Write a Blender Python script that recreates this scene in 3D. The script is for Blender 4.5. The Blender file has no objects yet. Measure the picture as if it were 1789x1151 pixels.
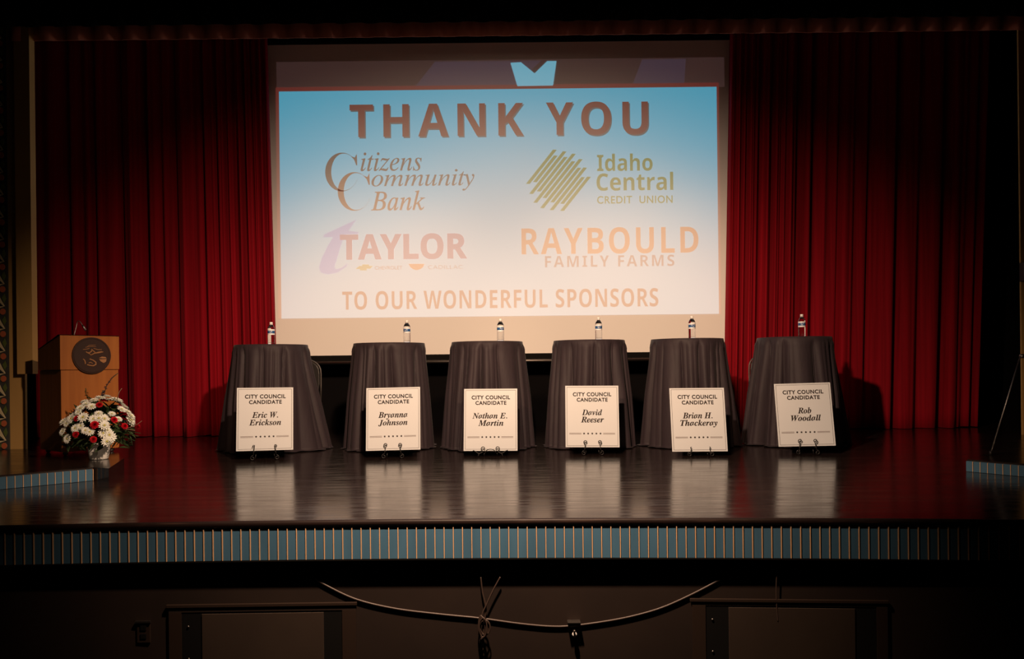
import bpy, bmesh, math, random
from math import sin, cos, pi, radians
from mathutils import Vector, Matrix

SC = bpy.context.scene
COL = SC.collection
W, H = 1789, 1151
F = 1350.0            # focal length in pixels
EYE = 0.80            # eye height above the stage deck (z = 0 is the deck)
ROLL = 0.011
HZ = 640.0            # row of the horizon in the middle of the frame

# ------------------------------------------------------------------ camera
cam = bpy.data.cameras.new('camera')
cam.sensor_width = 36.0
cam.lens = F / W * 36.0
cam.shift_y = (HZ - H / 2) / W
cam.clip_end = 100
cam_ob = bpy.data.objects.new('camera', cam)
COL.objects.link(cam_ob)
cam_ob.matrix_world = Matrix.Translation((0, 0, EYE)) @ Matrix.Rotation(pi / 2, 4, 'X') @ Matrix.Rotation(-ROLL, 4, 'Z')
SC.camera = cam_ob

# ------------------------------------------------------------------ world, lights, exposure
SC.view_settings.view_transform = 'Standard'
SC.view_settings.look = 'None'
SC.view_settings.exposure = 0.0
SC.view_settings.gamma = 1.0
SC.view_settings.use_curve_mapping = False
wd = bpy.data.worlds.new('dark_hall')
SC.world = wd
wd.use_nodes = True
wd.node_tree.nodes['Background'].inputs[0].default_value = (1.0, 0.62, 0.42, 1)
wd.node_tree.nodes['Background'].inputs[1].default_value = 0.0012

def front_spot(name, loc, target, watts, half, blend, tint):
    l = bpy.data.lights.new(name, 'SPOT')
    l.energy = watts
    l.color = tint
    l.spot_size = radians(half * 2)
    l.spot_blend = blend
    l.shadow_soft_size = 0.06 if name == 'stage_lamp' else 0.34
    o = bpy.data.objects.new(name, l)
    COL.objects.link(o)
    o.location = loc
    o.rotation_euler = (Vector(target) - Vector(loc)).to_track_quat('-Z', 'Y').to_euler()
    return o
def beam(az, el, loc):
    return (loc[0] + 10 * math.tan(radians(az)), loc[1] + 10, loc[2] + 10 * math.tan(radians(el)) / cos(radians(az)))
# one wide lamp hung over the stage front, two front of house spotlights crossing onto the screen
for name, loc, az, el, half, blend, k, tint in (('stage_lamp', (-0.15, 3.09, 2.44), 0.3, -34.6, 55.2, .66, .122, (1.0, 0.68, 0.46)),
                                                ('house_spotlight', (-2.38, -4.80, 4.74), 15.6, -14.3, 9.4, 1.0, .47, (1.0, 0.60, 0.35)),
                                                ('house_spotlight', (2.21, -5.12, 4.72), -15.2, -14.3, 9.4, 1.0, .47, (1.0, 0.60, 0.35))):
    front_spot(name, loc, beam(az, el, loc), 7500 * k, half, blend, tint)

# ------------------------------------------------------------------ pixel helpers
def unroll(px, py):
    a, b = px - W / 2, HZ - py
    return a * cos(ROLL) + b * sin(ROLL), -a * sin(ROLL) + b * cos(ROLL)
def at(px, py, Y):
    u, v = unroll(px, py)
    return Vector((u * Y / F, Y, EYE + v * Y / F))
def floor_at(px, py, z=0.0):
    u, v = unroll(px, py)
    Y = (z - EYE) * F / v
    return Vector((u * Y / F, Y, z))

# ------------------------------------------------------------------ materials
def mat(name, col, rough=0.6, spec=0.5, metal=0.0, noise=None, bump=None, **kw):
    m = bpy.data.materials.new(name)
    m.use_nodes = True
    nt = m.node_tree
    b = nt.nodes['Principled BSDF']
    b.inputs['Base Color'].default_value = (*col, 1)
    b.inputs['Roughness'].default_value = rough
    b.inputs['Specular IOR Level'].default_value = spec
    b.inputs['Metallic'].default_value = metal
    for k, v in kw.items():
        b.inputs[k.replace('_', ' ')].default_value = v
    tc = nt.nodes.new('ShaderNodeTexCoord')
    if noise:                                   # (scale xyz, other colour, low, high)
        sc, c2, lo, hi = noise
        mp = nt.nodes.new('ShaderNodeMapping')
        mp.inputs['Scale'].default_value = sc
        nt.links.new(tc.outputs['Object'], mp.inputs[0])
        n = nt.nodes.new('ShaderNodeTexNoise')
        n.inputs['Scale'].default_value = 1.0
        n.inputs['Detail'].default_value = 5
        nt.links.new(mp.outputs[0], n.inputs['Vector'])
        r = nt.nodes.new('ShaderNodeMapRange')
        r.inputs[1].default_value = lo
        r.inputs[2].default_value = hi
        nt.links.new(n.outputs[0], r.inputs[0])
        mx = nt.nodes.new('ShaderNodeMix')
        mx.data_type = 'RGBA'
        mx.inputs[6].default_value = (*col, 1)
        mx.inputs[7].default_value = (*c2, 1)
        nt.links.new(r.outputs[0], mx.inputs[0])
        nt.links.new(mx.outputs[2], b.inputs['Base Color'])
    if bump:                                    # (scale xyz, strength, distance)
        sc, st, ds = bump
        mp = nt.nodes.new('ShaderNodeMapping')
        mp.inputs['Scale'].default_value = sc
        nt.links.new(tc.outputs['Object'], mp.inputs[0])
        n = nt.nodes.new('ShaderNodeTexNoise')
        n.inputs['Scale'].default_value = 1.0
        n.inputs['Detail'].default_value = 3
        nt.links.new(mp.outputs[0], n.inputs['Vector'])
        bp = nt.nodes.new('ShaderNodeBump')
        bp.inputs['Strength'].default_value = st
        bp.inputs['Distance'].default_value = ds
        nt.links.new(n.outputs[0], bp.inputs['Height'])
        nt.links.new(bp.outputs[0], b.inputs['Normal'])
    return m

def projected(name, col, k=1.0):
    """light from the projector arriving on the white screen cloth"""
    m = mat(name, (0.90, 0.88, 0.86), 0.9, 0.1)
    b = m.node_tree.nodes['Principled BSDF']
    b.inputs['Emission Color'].default_value = (*col, 1)
    b.inputs['Emission Strength'].default_value = k
    return m

M = {}
M['floor'] = mat('black_lacquered_deck', (0.015, 0.0095, 0.0085), 0.17, 0.85, noise=((0.5, 9, 1), (0.03, 0.019, 0.016), 0.45, 0.8))
M['deck_edge'] = mat('dark_edge_wood', (0.014, 0.007, 0.006), 0.5, 0.3, noise=((3, 60, 60), (0.05, 0.025, 0.018), 0.6, 0.8))
M['worn_edge_highlight'] = mat('worn_wood_edge_highlight', (0.03, 0.015, 0.010), 0.5, 0.4, noise=((9, 90, 90), (0.40, 0.22, 0.14), 0.46, 0.7))  # worn wood, with the bright highlight of the deck edge painted in as tan
M['black'] = mat('flat_black', (0.0035, 0.003, 0.003), 0.9, 0.2)
M['black_velour'] = mat('black_velour', (0.006, 0.0055, 0.006), 1.0, 0.05)
M['teal'] = mat('teal_painted_board', (0.066, 0.160, 0.255), 0.55, 0.3, noise=((8, 8, 2), (0.052, 0.128, 0.205), 0.4, 0.7))
M['tan_bead'] = mat('tan_wood_bead', (0.72, 0.45, 0.26), 0.5, 0.3)
M['brown_wall'] = mat('dark_brown_painted_wall', (0.024, 0.0135, 0.0095), 0.75, 0.3, noise=((2, 2, 2), (0.017, 0.0095, 0.007), 0.35, 0.7))
M['brown_trim'] = mat('dark_brown_trim', (0.030, 0.018, 0.013), 0.45, 0.4)
M['panel'] = mat('grey_brown_panel', (0.046, 0.030, 0.0215), 0.7, 0.3, noise=((3, 3, 3), (0.038, 0.0245, 0.018), 0.35, 0.7))
M['velvet'] = mat('red_velvet', (0.31, 0.0042, 0.013), 0.85, 0.12, noise=((26, 26, 0.25), (0.19, 0.0025, 0.008), 0.4, 0.75),
                  Sheen_Weight=0.25, Sheen_Roughness=0.4, Sheen_Tint=(1.0, 0.12, 0.16, 1))
M['valance'] = mat('wine_red_valance', (0.50, 0.17, 0.12), 0.9, 0.1)
M['cloth'] = mat('black_satin_cloth', (0.034, 0.0245, 0.0305), 0.6, 0.2, noise=((14, 14, 3), (0.027, 0.020, 0.025), 0.35, 0.7),
                 bump=((30, 30, 6), 0.25, 0.01), Sheen_Weight=0.05, Sheen_Roughness=0.4)
M['gold_wall'] = mat('tan_plaster', (0.62, 0.37, 0.125), 0.7, 0.3, noise=((3, 3, 1), (0.54, 0.31, 0.10), 0.35, 0.7))
M['cream'] = mat('cream_tile', (0.80, 0.66, 0.40), 0.5, 0.4)
M['coral'] = mat('coral_tile', (0.62, 0.16, 0.07), 0.5, 0.4)
M['leaf_tile'] = mat('green_tile', (0.14, 0.18, 0.05), 0.5, 0.4)
M['grout'] = mat('dark_grout', (0.06, 0.06, 0.055), 0.8, 0.2)
M['wood'] = mat('maple_veneer', (0.44, 0.150, 0.031), 0.5, 0.25, noise=((22, 22, 1.4), (0.36, 0.115, 0.023), 0.35, 0.7))
M['dark_wood'] = mat('dark_walnut', (0.036, 0.013, 0.008), 0.5, 0.35)
M['seal_tan'] = mat('carved_tan_wood', (0.42, 0.20, 0.085), 0.6, 0.3)
M['steel'] = mat('brushed_steel', (0.6, 0.58, 0.56), 0.3, 0.5, 1.0)
M['dull_steel'] = mat('dull_steel', (0.30, 0.27, 0.25), 0.4, 0.5, 1.0)
M['iron'] = mat('black_wrought_iron', (0.012, 0.010, 0.010), 0.4, 0.5)
M['board'] = mat('white_foam_board', (0.585, 0.605, 0.63), 0.6, 0.3)
M['ink'] = mat('black_ink', (0.02, 0.013, 0.012), 0.7, 0.2)
M['rule_ink'] = mat('grey_ink', (0.16, 0.12, 0.11), 0.7, 0.2)
M['screen'] = mat('white_screen_cloth', (0.90, 0.88, 0.86), 0.9, 0.1)
M['pot'] = mat('white_glazed_ceramic', (0.86, 0.84, 0.80), 0.3, 0.5)
M['petal'] = mat('white_petal', (0.92, 0.93, 0.86), 0.6, 0.3)
M['petal_eye'] = mat('yellow_green_flower_eye', (0.55, 0.50, 0.10), 0.7, 0.2)
M['red_petal'] = mat('red_petal', (0.62, 0.008, 0.020), 0.6, 0.3)
M['purple'] = mat('purple_petal', (0.06, 0.035, 0.12), 0.7, 0.3)
M['leaf'] = mat('dark_green_leaf', (0.030, 0.055, 0.020), 0.5, 0.4, noise=((20, 20, 20), (0.055, 0.085, 0.025), 0.4, 0.7))
M['stem'] = mat('pale_twig', (0.24, 0.15, 0.10), 0.7, 0.3)
M['cap'] = mat('white_plastic_cap', (0.85, 0.83, 0.82), 0.4, 0.5)
M['label_blue'] = mat('blue_bottle_label', (0.02, 0.09, 0.26), 0.4, 0.5)
M['label_white'] = mat('white_bottle_label', (0.80, 0.80, 0.82), 0.4, 0.5)
M['water'] = mat('clear_bottle_of_water', (0.97, 0.98, 1.0), 0.03, 0.5, Transmission_Weight=1.0, IOR=1.33)
M['rubber'] = mat('black_rubber', (0.015, 0.012, 0.011), 0.5, 0.4)
M['cord'] = mat('dull_brown_cord', (0.06, 0.038, 0.03), 0.45, 0.5)
M['chair_frame'] = mat('dark_chair_tube', (0.10, 0.09, 0.085), 0.45, 0.5, 0.6)
M['chair'] = mat('black_vinyl', (0.014, 0.012, 0.012), 0.45, 0.4)

# uneven polish and scuffs on the deck
nt = M['floor'].node_tree; b = nt.nodes['Principled BSDF']
tc = nt.nodes.new('ShaderNodeTexCoord'); mp = nt.nodes.new('ShaderNodeMapping'); mp.inputs['Scale'].default_value = (3.0, 22.0, 1.0)
nt.links.new(tc.outputs['Object'], mp.inputs[0])
n1 = nt.nodes.new('ShaderNodeTexNoise'); n1.inputs['Scale'].default_value = 1.0; n1.inputs['Detail'].default_value = 6
nt.links.new(mp.outputs[0], n1.inputs['Vector'])
r1 = nt.nodes.new('ShaderNodeMapRange'); r1.inputs[1].default_value = .35; r1.inputs[2].default_value = .75; r1.inputs[3].default_value = .13; r1.inputs[4].default_value = .27
nt.links.new(n1.outputs[0], r1.inputs[0]); nt.links.new(r1.outputs[0], b.inputs['Roughness'])
n2 = nt.nodes.new('ShaderNodeTexNoise'); n2.inputs['Scale'].default_value = 2.6; n2.inputs['Detail'].default_value = 8; n2.inputs['Roughness'].default_value = .7
nt.links.new(mp.outputs[0], n2.inputs['Vector'])
r2 = nt.nodes.new('ShaderNodeMapRange'); r2.inputs[1].default_value = .60; r2.inputs[2].default_value = .72; r2.inputs[3].default_value = .85; r2.inputs[4].default_value = .45
nt.links.new(n2.outputs[0], r2.inputs[0]); nt.links.new(r2.outputs[0], b.inputs['Specular IOR Level'])
bp = nt.nodes.new('ShaderNodeBump'); bp.inputs['Strength'].default_value = .06; bp.inputs['Distance'].default_value = .004
nt.links.new(n1.outputs[0], bp.inputs['Height']); nt.links.new(bp.outputs[0], b.inputs['Normal'])

# ------------------------------------------------------------------ mesh builder
class MB:
    def __init__(s):
        s.v, s.f, s.mi, s.sm, s.mats = [], [], [], [], []
    def _m(s, m):
        if m not in s.mats: s.mats.append(m)
        return s.mats.index(m)
    def add(s, vs, fs, m=None, smooth=False, X=None):
        k = len(s.v)
        s.v += [tuple(X @ Vector(p)) if X else tuple(p) for p in vs]
        mi = s._m(m) if m else 0
        for f in fs:
            s.f.append(tuple(i + k for i in f)); s.mi.append(mi); s.sm.append(smooth)
        return s
    def box(s, x0, x1, y0, y1, z0, z1, m=None, X=None):
        vs = [(x, y, z) for x in (x0, x1) for y in (y0, y1) for z in (z0, z1)]
        return s.add(vs, [(0, 1, 3, 2), (4, 6, 7, 5), (0, 4, 5, 1), (2, 3, 7, 6), (0, 2, 6, 4), (1, 5, 7, 3)], m, False, X)
    def tube(s, pts, r, m=None, n=8, X=None, closed=False):
        P = [Vector(p) for p in pts]
        R = r if isinstance(r, (list, tuple)) else [r] * len(P)
        up = None; vs = []; N = len(P)
        for i, p in enumerate(P):
            if closed: t = P[(i + 1) % N] - P[i - 1]
            else: t = P[min(i + 1, N - 1)] - P[max(i - 1, 0)]
            t.normalize()
            if up is None:
                up = Vector((0, 0, 1)) if abs(t.z) < .9 else Vector((1, 0, 0))
            up = (up - t * up.dot(t)).normalized()
            b = t.cross(up)
            for k in range(n):
                a = 2 * pi * k / n
                vs.append(p + (up * cos(a) + b * sin(a)) * R[i])
        fs = []
        for i in range(N if closed else N - 1):
            j = (i + 1) % N
            for k in range(n):
                fs.append((i * n + k, i * n + (k + 1) % n, j * n + (k + 1) % n, j * n + k))
        if not closed:
            fs.append(tuple(range(n))[::-1]); fs.append(tuple((N - 1) * n + k for k in range(n)))
        return s.add(vs, fs, m, True, X)
    def lathe(s, prof, m=None, n=24, X=None, smooth=True, cap=True):
        vs, fs = [], []
        for r, z in prof:
            for k in range(n):
                a = 2 * pi * k / n
                vs.append((r * cos(a), r * sin(a), z))
        for i in range(len(prof) - 1):
            for k in range(n):
                fs.append((i * n + k, i * n + (k + 1) % n, (i + 1) * n + (k + 1) % n, (i + 1) * n + k))
        if cap:
            fs.append(tuple(range(n))[::-1]); fs.append(tuple((len(prof) - 1) * n + k for k in range(n)))
        return s.add(vs, fs, m, smooth, X)
    def prism(s, pts2, d0, d1, m=None, X=None):
        """polygon in the local x-z plane, extruded along y from d0 to d1"""
        n = len(pts2)
        vs = [(x, d0, z) for x, z in pts2] + [(x, d1, z) for x, z in pts2]
        fs = [tuple(range(n)), tuple(range(2 * n - 1, n - 1, -1))]
        fs += [(i, i + n, (i + 1) % n + n, (i + 1) % n) for i in range(n)]
        return s.add(vs, fs, m, False, X)
    def slab(s, pts2, z0, z1, m=None, X=None):
        n = len(pts2)
        vs = [(x, y, z0) for x, y in pts2] + [(x, y, z1) for x, y in pts2]
        fs = [tuple(range(n))[::-1], tuple(range(n, 2 * n))]
        fs += [(i, (i + 1) % n, (i + 1) % n + n, i + n) for i in range(n)]
        return s.add(vs, fs, m, False, X)
    def build(s, name, material=None, parent=None, bevel=0):
        me = bpy.data.meshes.new(name)
        me.from_pydata(s.v, [], s.f)
        if s.mats:
            for m in s.mats: me.materials.append(M[m] if isinstance(m, str) else m)
            me.polygons.foreach_set('material_index', s.mi)
        elif material:
            me.materials.append(M[material] if isinstance(material, str) else material)
        me.polygons.foreach_set('use_smooth', s.sm)
        bm = bmesh.new(); bm.from_mesh(me)
        bmesh.ops.recalc_face_normals(bm, faces=bm.faces)
        bm.to_mesh(me); bm.free()
        o = bpy.data.objects.new(name, me)
        COL.objects.link(o)
        if parent: o.parent = parent
        if bevel:
            b = o.modifiers.new('bevel', 'BEVEL'); b.width = bevel; b.segments = 2; b.limit_method = 'ANGLE'
        return o

def tag(o, label=None, cat=None, group=None, kind=None):
    if label: o['label'] = label
    if cat: o['category'] = cat
    if group: o['group'] = group
    if kind: o['kind'] = kind
    return o
def thing(name, loc, label, cat, group=None, rot=(0, 0, 0)):
    o = bpy.data.objects.new(name, None)
    o.empty_display_size = 0.1
    COL.objects.link(o)
    o.location = loc; o.rotation_euler = rot
    return tag(o, label, cat, group)
def copy_tree(o, parent=None):
    c = o.copy(); COL.objects.link(c)
    if parent: c.parent = parent
    for ch in list(o.children): copy_tree(ch, c)
    return c
def rnd(seed): return random.Random(seed)

# ------------------------------------------------------------------ lettering
def styled(s, kind):
    U, L = {'serif': (0x1D400, 0x1D41A), 'serif_bold_italic': (0x1D468, 0x1D482), 'serif_italic': (0x1D434, 0x1D44E),
            'sans_bold': (0x1D5D4, 0x1D5EE), 'sans': (0x1D5A0, 0x1D5BA)}[kind]
    out = ''
    for c in s:
        if 'A' <= c <= 'Z': out += chr(U + ord(c) - 65)
        elif 'a' <= c <= 'z': out += '\u210e' if (L == 0x1D44E and c == 'h') else chr(L + ord(c) - 97)
        else: out += c
    return out
def lettering(name, text, kind, material, parent, cx, cz, w, h, y, spacing=1.0, weight=0.0, shear=0.0, depth=0.0006):
    """text fitted to a w x h box centred on local (cx, cz), standing in the local x-z plane at y"""
    cu = bpy.data.curves.new(name, 'FONT')
    cu.body = styled(text, kind) if kind else text
    cu.space_character = spacing
    cu.offset = weight
    cu.shear = shear
    cu.resolution_u = 5
    tmp = bpy.data.objects.new(name, cu)
    COL.objects.link(tmp)
    bpy.context.view_layer.update()
    me = bpy.data.meshes.new_from_object(tmp.evaluated_get(bpy.context.evaluated_depsgraph_get()))
    bpy.data.objects.remove(tmp); bpy.data.curves.remove(cu)
    xs = [v.co.x for v in me.vertices]; ys = [v.co.y for v in me.vertices]
    x0, x1, y0, y1 = min(xs), max(xs), min(ys), max(ys)
    for v in me.vertices:
        v.co = Vector((cx + ((v.co.x - x0) / (x1 - x0) - .5) * w, y, cz + ((v.co.y - y0) / (y1 - y0) - .5) * h))
    mtl = M[material] if isinstance(material, str) else material
    # one mesh per word: cut at the widest gaps
    iv = sorted((min(me.vertices[k].co.x for k in p.vertices), max(me.vertices[k].co.x for k in p.vertices)) for p in me.polygons)
    gaps, hi = [], iv[0][1]
    for a, c in iv:
        if a > hi: gaps.append((a - hi, (a + hi) / 2))
        hi = max(hi, c)
    cuts = sorted(g[1] for g in sorted(gaps)[::-1][:len(text.split()) - 1])
    lims = [-1e9] + cuts + [1e9]
    first = None
    for lo, hi in zip(lims, lims[1:]):
        ids, vs, fs = {}, [], []
        for p in me.polygons:
            if lo < me.vertices[p.vertices[0]].co.x < hi:
                f = []
                for k in p.vertices:
                    if k not in ids: ids[k] = len(vs); vs.append(me.vertices[k].co[:])
                    f.append(ids[k])
                fs.append(f)
        if not fs: continue
        m2 = bpy.data.meshes.new(name); m2.from_pydata(vs, [], fs); m2.materials.append(mtl)
        o = bpy.data.objects.new(name, m2)
        COL.objects.link(o); o.parent = parent
    bpy.data.meshes.remove(me)
    return o

# ================================================================== THE SETTING
def front_y(x): return 4.045 - 0.0282 * x - 0.01555 * x * x
XS = [-5.2 + 10.4 * i / 60 for i in range(61)]

# stage deck
mb = MB()
mb.slab([(x, front_y(x) + .02) for x in XS] + [(7.2, 4.0), (7.2, 10.4), (-7.2, 10.4), (-7.2, 4.0)], -.028, 0)
tag(mb.build('floor', 'floor'), kind='structure')
# rounded nosing along the deck edge
mb = MB()
prof = [(.03, .0), (.0, .001), (-.004, -.003), (-.006, -.012), (-.005, -.022), (.0, -.030), (.03, -.030)]
vs, fs = [], []
for i, x in enumerate(XS):
    vs += [(x, front_y(x) + a, b) for a, b in prof]
n = len(prof)
for i in range(len(XS) - 1):
    for k in range(n - 1): fs.append((i * n + k, i * n + k + 1, (i + 1) * n + k + 1, (i + 1) * n + k))
mb.add(vs, fs, None, True)
tag(mb.build('trim_1', 'deck_edge'), kind='structure')
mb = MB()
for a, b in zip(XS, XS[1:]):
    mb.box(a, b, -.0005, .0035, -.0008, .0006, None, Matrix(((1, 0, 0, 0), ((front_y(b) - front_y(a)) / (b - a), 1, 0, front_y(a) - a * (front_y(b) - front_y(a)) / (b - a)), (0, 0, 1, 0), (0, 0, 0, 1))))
tag(mb.build('trim_8', 'worn_edge_highlight'), kind='structure')

# vertical boards with tan beads: the facing of the stage front and of the side platforms
def facing(name, path, z0, z1, pitch=.0485):
    mb = MB()
    d = [Vector((x, y, 0)) for x, y in path]
    L = [0]
    for a, b in zip(d, d[1:]): L.append(L[-1] + (b - a).length)
    def P(s):
        for i in range(len(L) - 1):
            if s <= L[i + 1] or i == len(L) - 2:
                t = (s - L[i]) / (L[i + 1] - L[i]); p = d[i].lerp(d[i + 1], t); q = (d[i + 1] - d[i]).normalized()
                return p, q
    k = 0
    while (k + 1) * pitch < L[-1]:
        p, q = P(k * pitch)
        X = Matrix.Translation(p) @ Matrix.Rotation(math.atan2(q.y, q.x), 4, 'Z')
        mb.box(0, pitch - .0075, .0, .02, z0, z1, 'teal', X)
        mb.box(pitch - .0055, pitch - .0012, -.004, .02, z0, z1, 'tan_bead', X)
        k += 1
    for (a, b) in zip(path, path[1:]):
        pa, pb = Vector((*a, 0)), Vector((*b, 0)); q = (pb - pa).normalized(); nrm = Vector((-q.y, q.x, 0))
        mb.add([pa + nrm * .012 + Vector((0, 0, z0)), pb + nrm * .012 + Vector((0, 0, z0)), pb + nrm * .012 + Vector((0, 0, z1)), pa + nrm * .012 + Vector((0, 0, z1))], [(0, 1, 2, 3)], 'black')
    return tag(mb.build(name), kind='structure')
facing('trim_2', [(x, front_y(x) + .006) for x in XS if abs(x) < 4.4], -.203, -.031)
# black soffit and the recessed brown wall below
mb = MB()
mb.slab([(x, front_y(x) + .003) for x in XS] + [(5.2, 4.62), (-5.2, 4.62)], -.211, -.204)
tag(mb.build('trim_3', 'black'), kind='structure')
def wall_y(x): return front_y(x) + .062
mb = MB(); mb.slab([(x, wall_y(x)) for x in XS] + [(5.2, 4.3), (-5.2, 4.3)], -1.3, -.212)
tag(mb.build('wall_front', 'brown_wall'), kind='structure')
mb = MB(); mb.box(-7, 7, -7, 4.4, -1.34, -1.3)
tag(mb.build('floor_house', 'black'), kind='structure')
# black back wall and wings
mb = MB(); mb.box(-7.2, 7.2, 10.3, 10.4, 0, 6)
tag(mb.build('wall_back', 'black_velour'), kind='structure')
mb = MB(); mb.box(-7.2, -7.1, 7.4, 10.3, 0, 6)
tag(mb.build('wall_left', 'black_velour'), kind='structure')
mb = MB(); mb.box(7.1, 7.2, 7.4, 10.3, 0, 6)
tag(mb.build('wall_right', 'black_velour'), kind='structure')
mb = MB(); mb.box(-7.2, 7.2, 7.3, 10.4, 6.0, 6.1)
tag(mb.build('ceiling', 'black_velour'), kind='structure')

# side platforms standing on the deck
PH = .096
A = floor_at(163, 816, PH); B = floor_at(190, 818, PH); Cc = Vector((-3.13, 6.22, PH)); L0 = floor_at(0, 830, PH)
dirL = (Vector((L0.x, L0.y, 0)) - Vector((A.x, A.y, 0))).normalized()
Lfar = Vector((A.x, A.y, 0)) + dirL * 1.75
mb = MB(); mb.slab([(Lfar.x, Lfar.y), (A.x, A.y), (B.x, B.y), (Cc.x, Cc.y), (-3.72, 7.3), (-6.2, 7.3), (-6.2, Lfar.y)], .0005, PH)
tag(mb.build('trim_4', 'floor'), kind='structure')
nl = Vector((-dirL.y, dirL.x, 0)) * .012
if nl.y > 0: nl = -nl
facing('trim_5', [(Lfar.x + nl.x * 1.8, Lfar.y + nl.y * 1.8), (A.x + nl.x * 1.8, A.y + nl.y * 1.8)], .002, PH - .012)
A2 = floor_at(1690, 802, PH - .008); R0 = floor_at(1789, 810, PH - .008)
dirR = (Vector((R0.x, R0.y, 0)) - Vector((A2.x, A2.y, 0))).normalized()
Rfar = Vector((A2.x, A2.y, 0)) + dirR * 1.6
mb = MB(); mb.slab([(A2.x, A2.y), (Rfar.x, Rfar.y), (6.2, Rfar.y), (6.2, 7.6), (A2.x * 7.6 / A2.y + .03, 7.6)], .0005, PH - .008)
tag(mb.build('trim_6', 'floor'), kind='structure')
nr = Vector((-dirR.y, dirR.x, 0)) * .022
if nr.y > 0: nr = -nr
facing('trim_7', [(A2.x + nr.x, A2.y + nr.y), (Rfar.x + nr.x, Rfar.y + nr.y)], .002, PH - .02)

# tan proscenium walls at the frame edges
mb = MB()
xl = at(45, 780, 7.05).x
mb.box(-7.2, xl, 7.05, 7.08, PH, 5.5)
x2 = at(57, 653, 6.97).x; z2 = at(57, 653, 6.97).z
mb.box(at(30, 653, 6.97).x, x2, 6.97, 7.05, z2, 5.5)
tag(mb.build('wall_left_proscenium', 'gold_wall'), kind='structure')
xr = at(1786, 700, 7.45).x
mb = MB(); mb.box(xr, 7.2, 7.45, 7.47, PH - .008, 5.5)
tag(mb.build('wall_right_proscenium', 'gold_wall'), kind='structure')

# patterned tile band on the left wall
mb = MB()
bx1 = at(10.5, 600, 7.02).x; bx0 = bx1 - .30
mb.box(bx0, bx1 + .016, 7.02, 7.04, PH, 4.2, 'grout')
z = PH + .03; pitch = .203
while z < 4.0:
    X = Matrix.Translation((0, 7.018, z))
    mb.prism([(bx0 + .01, .035), (bx1 - .070, .028), (bx1 - .004, .052), (bx1 - .040, .115), (bx1 - .075, .190), (bx0 + .01, .190)], -.012, 0, 'cream', X)
    mb.prism([(bx1 - .022 + .024 * cos(k * pi / 8), .004 + .028 * sin(k * pi / 8)) for k in range(16)], -.008, 0, 'coral', X)
    mb.prism([(bx1 - .075, -.006), (bx1 - .050, .026), (bx1 - .046, -.012)], -.006, 0, 'leaf_tile', X)
    mb.prism([(bx1 - .010, .085), (bx1 + .008, .120), (bx1 - .006, .165), (bx1 - .030, .130)], -.006, 0, 'leaf_tile', X)
    for q in (.0, .020, .040):
        mb.prism([(bx1 - .075 + q * .5, .05 + q * .2), (bx1 - .010, .053), (bx1 - .075 + q * .5, .054 + q * 1.1)], -.0125, -.011, 'grout', X)
    z += pitch
tag(mb.build('tile_panel'), 'cream, coral and green patterned tile band on the tan wall at the left edge', 'wall tiles')

# ================================================================== CURTAINS
def drape(name, e0, e1, Y, z0, z1, folds, fine, seed, label, material='velvet', cat='curtain', nx=700):
    """e0/e1: (x at bottom, x at top) of the two side edges; folds: deep narrow folds (s); fine(s) -> fold density"""
    r = rnd(seed)
    ph, acc = [], 0.0
    for i in range(nx + 1):
        s = i / nx
        ph.append(acc); acc += fine(s) / nx
    ph2 = [r.uniform(0, 6.28) for _ in range(6)]
    nz = 24
    vs, fs = [], []
    for j in range(nz + 1):
        t = j / nz; tz = t
        xa = e0[0] + (e0[1] - e0[0]) * t; xb = e1[0] + (e1[1] - e1[0]) * t
        for i in range(nx + 1):
            s = i / nx
            p = ph[i] * 2 * pi
            w = .5 * sin(p + ph2[0] + .25 * sin(2.1 * t)) + .3 * sin(p * 2.3 + ph2[1]) + .25 * sin(p * .43 + ph2[2])
            w = math.copysign(abs(w) ** .8, w) * (.06 + .03 * (1 - t))
            for fs_, dp, wd_ in folds:
                d = (s - fs_ - .002 * (1 - t)) / wd_
                w += dp * math.exp(-d * d)
            hem = .006 * sin(p * .37 + ph2[3]) + .004 * sin(p * 1.1 + ph2[4])
            z = z0 + max(0, hem * (1 - t) ** 4 + .001) + (z1 - z0) * tz
            vs.append((xa + (xb - xa) * s, Y + w, z))
    m = nx + 1
    for j in range(nz):
        for i in range(nx): fs.append((j * m + i, j * m + i + 1, (j + 1) * m + i + 1, (j + 1) * m + i))
    mb = MB(); mb.add(vs, fs, None, True)
    o = mb.build(name, material)
    sd = o.modifiers.new('thickness', 'SOLIDIFY'); sd.thickness = .006
    return tag(o, label, cat)
CY = 9.3
def cx_(px, py): return at(px, py, CY).x
lx0, lx1 = cx_(60, 760), cx_(486, 740)
drape('stage_curtain', (lx0, cx_(50, 0)), (lx1, cx_(466, 60)), CY, .004, 4.95,
      [((px - 60) / 426, dp, w) for px, dp, w in ((124, .14, .010), (172, .16, .010), (214, .12, .009), (240, -.03, .008), (262, .26, .013), (298, -.03, .008), (318, .10, .008), (335, -.03, .010), (366, .16, .008), (392, .10, .007), (420, .12, .006), (440, .10, .006))],
      lambda s: 5.5 + 36 * max(0, (s - .62) / .38) ** 1.2, 3, 'dark red velvet curtain hanging left of the projection screen')
rx0, rx1 = cx_(1266, 740), cx_(1712, 745)
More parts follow.
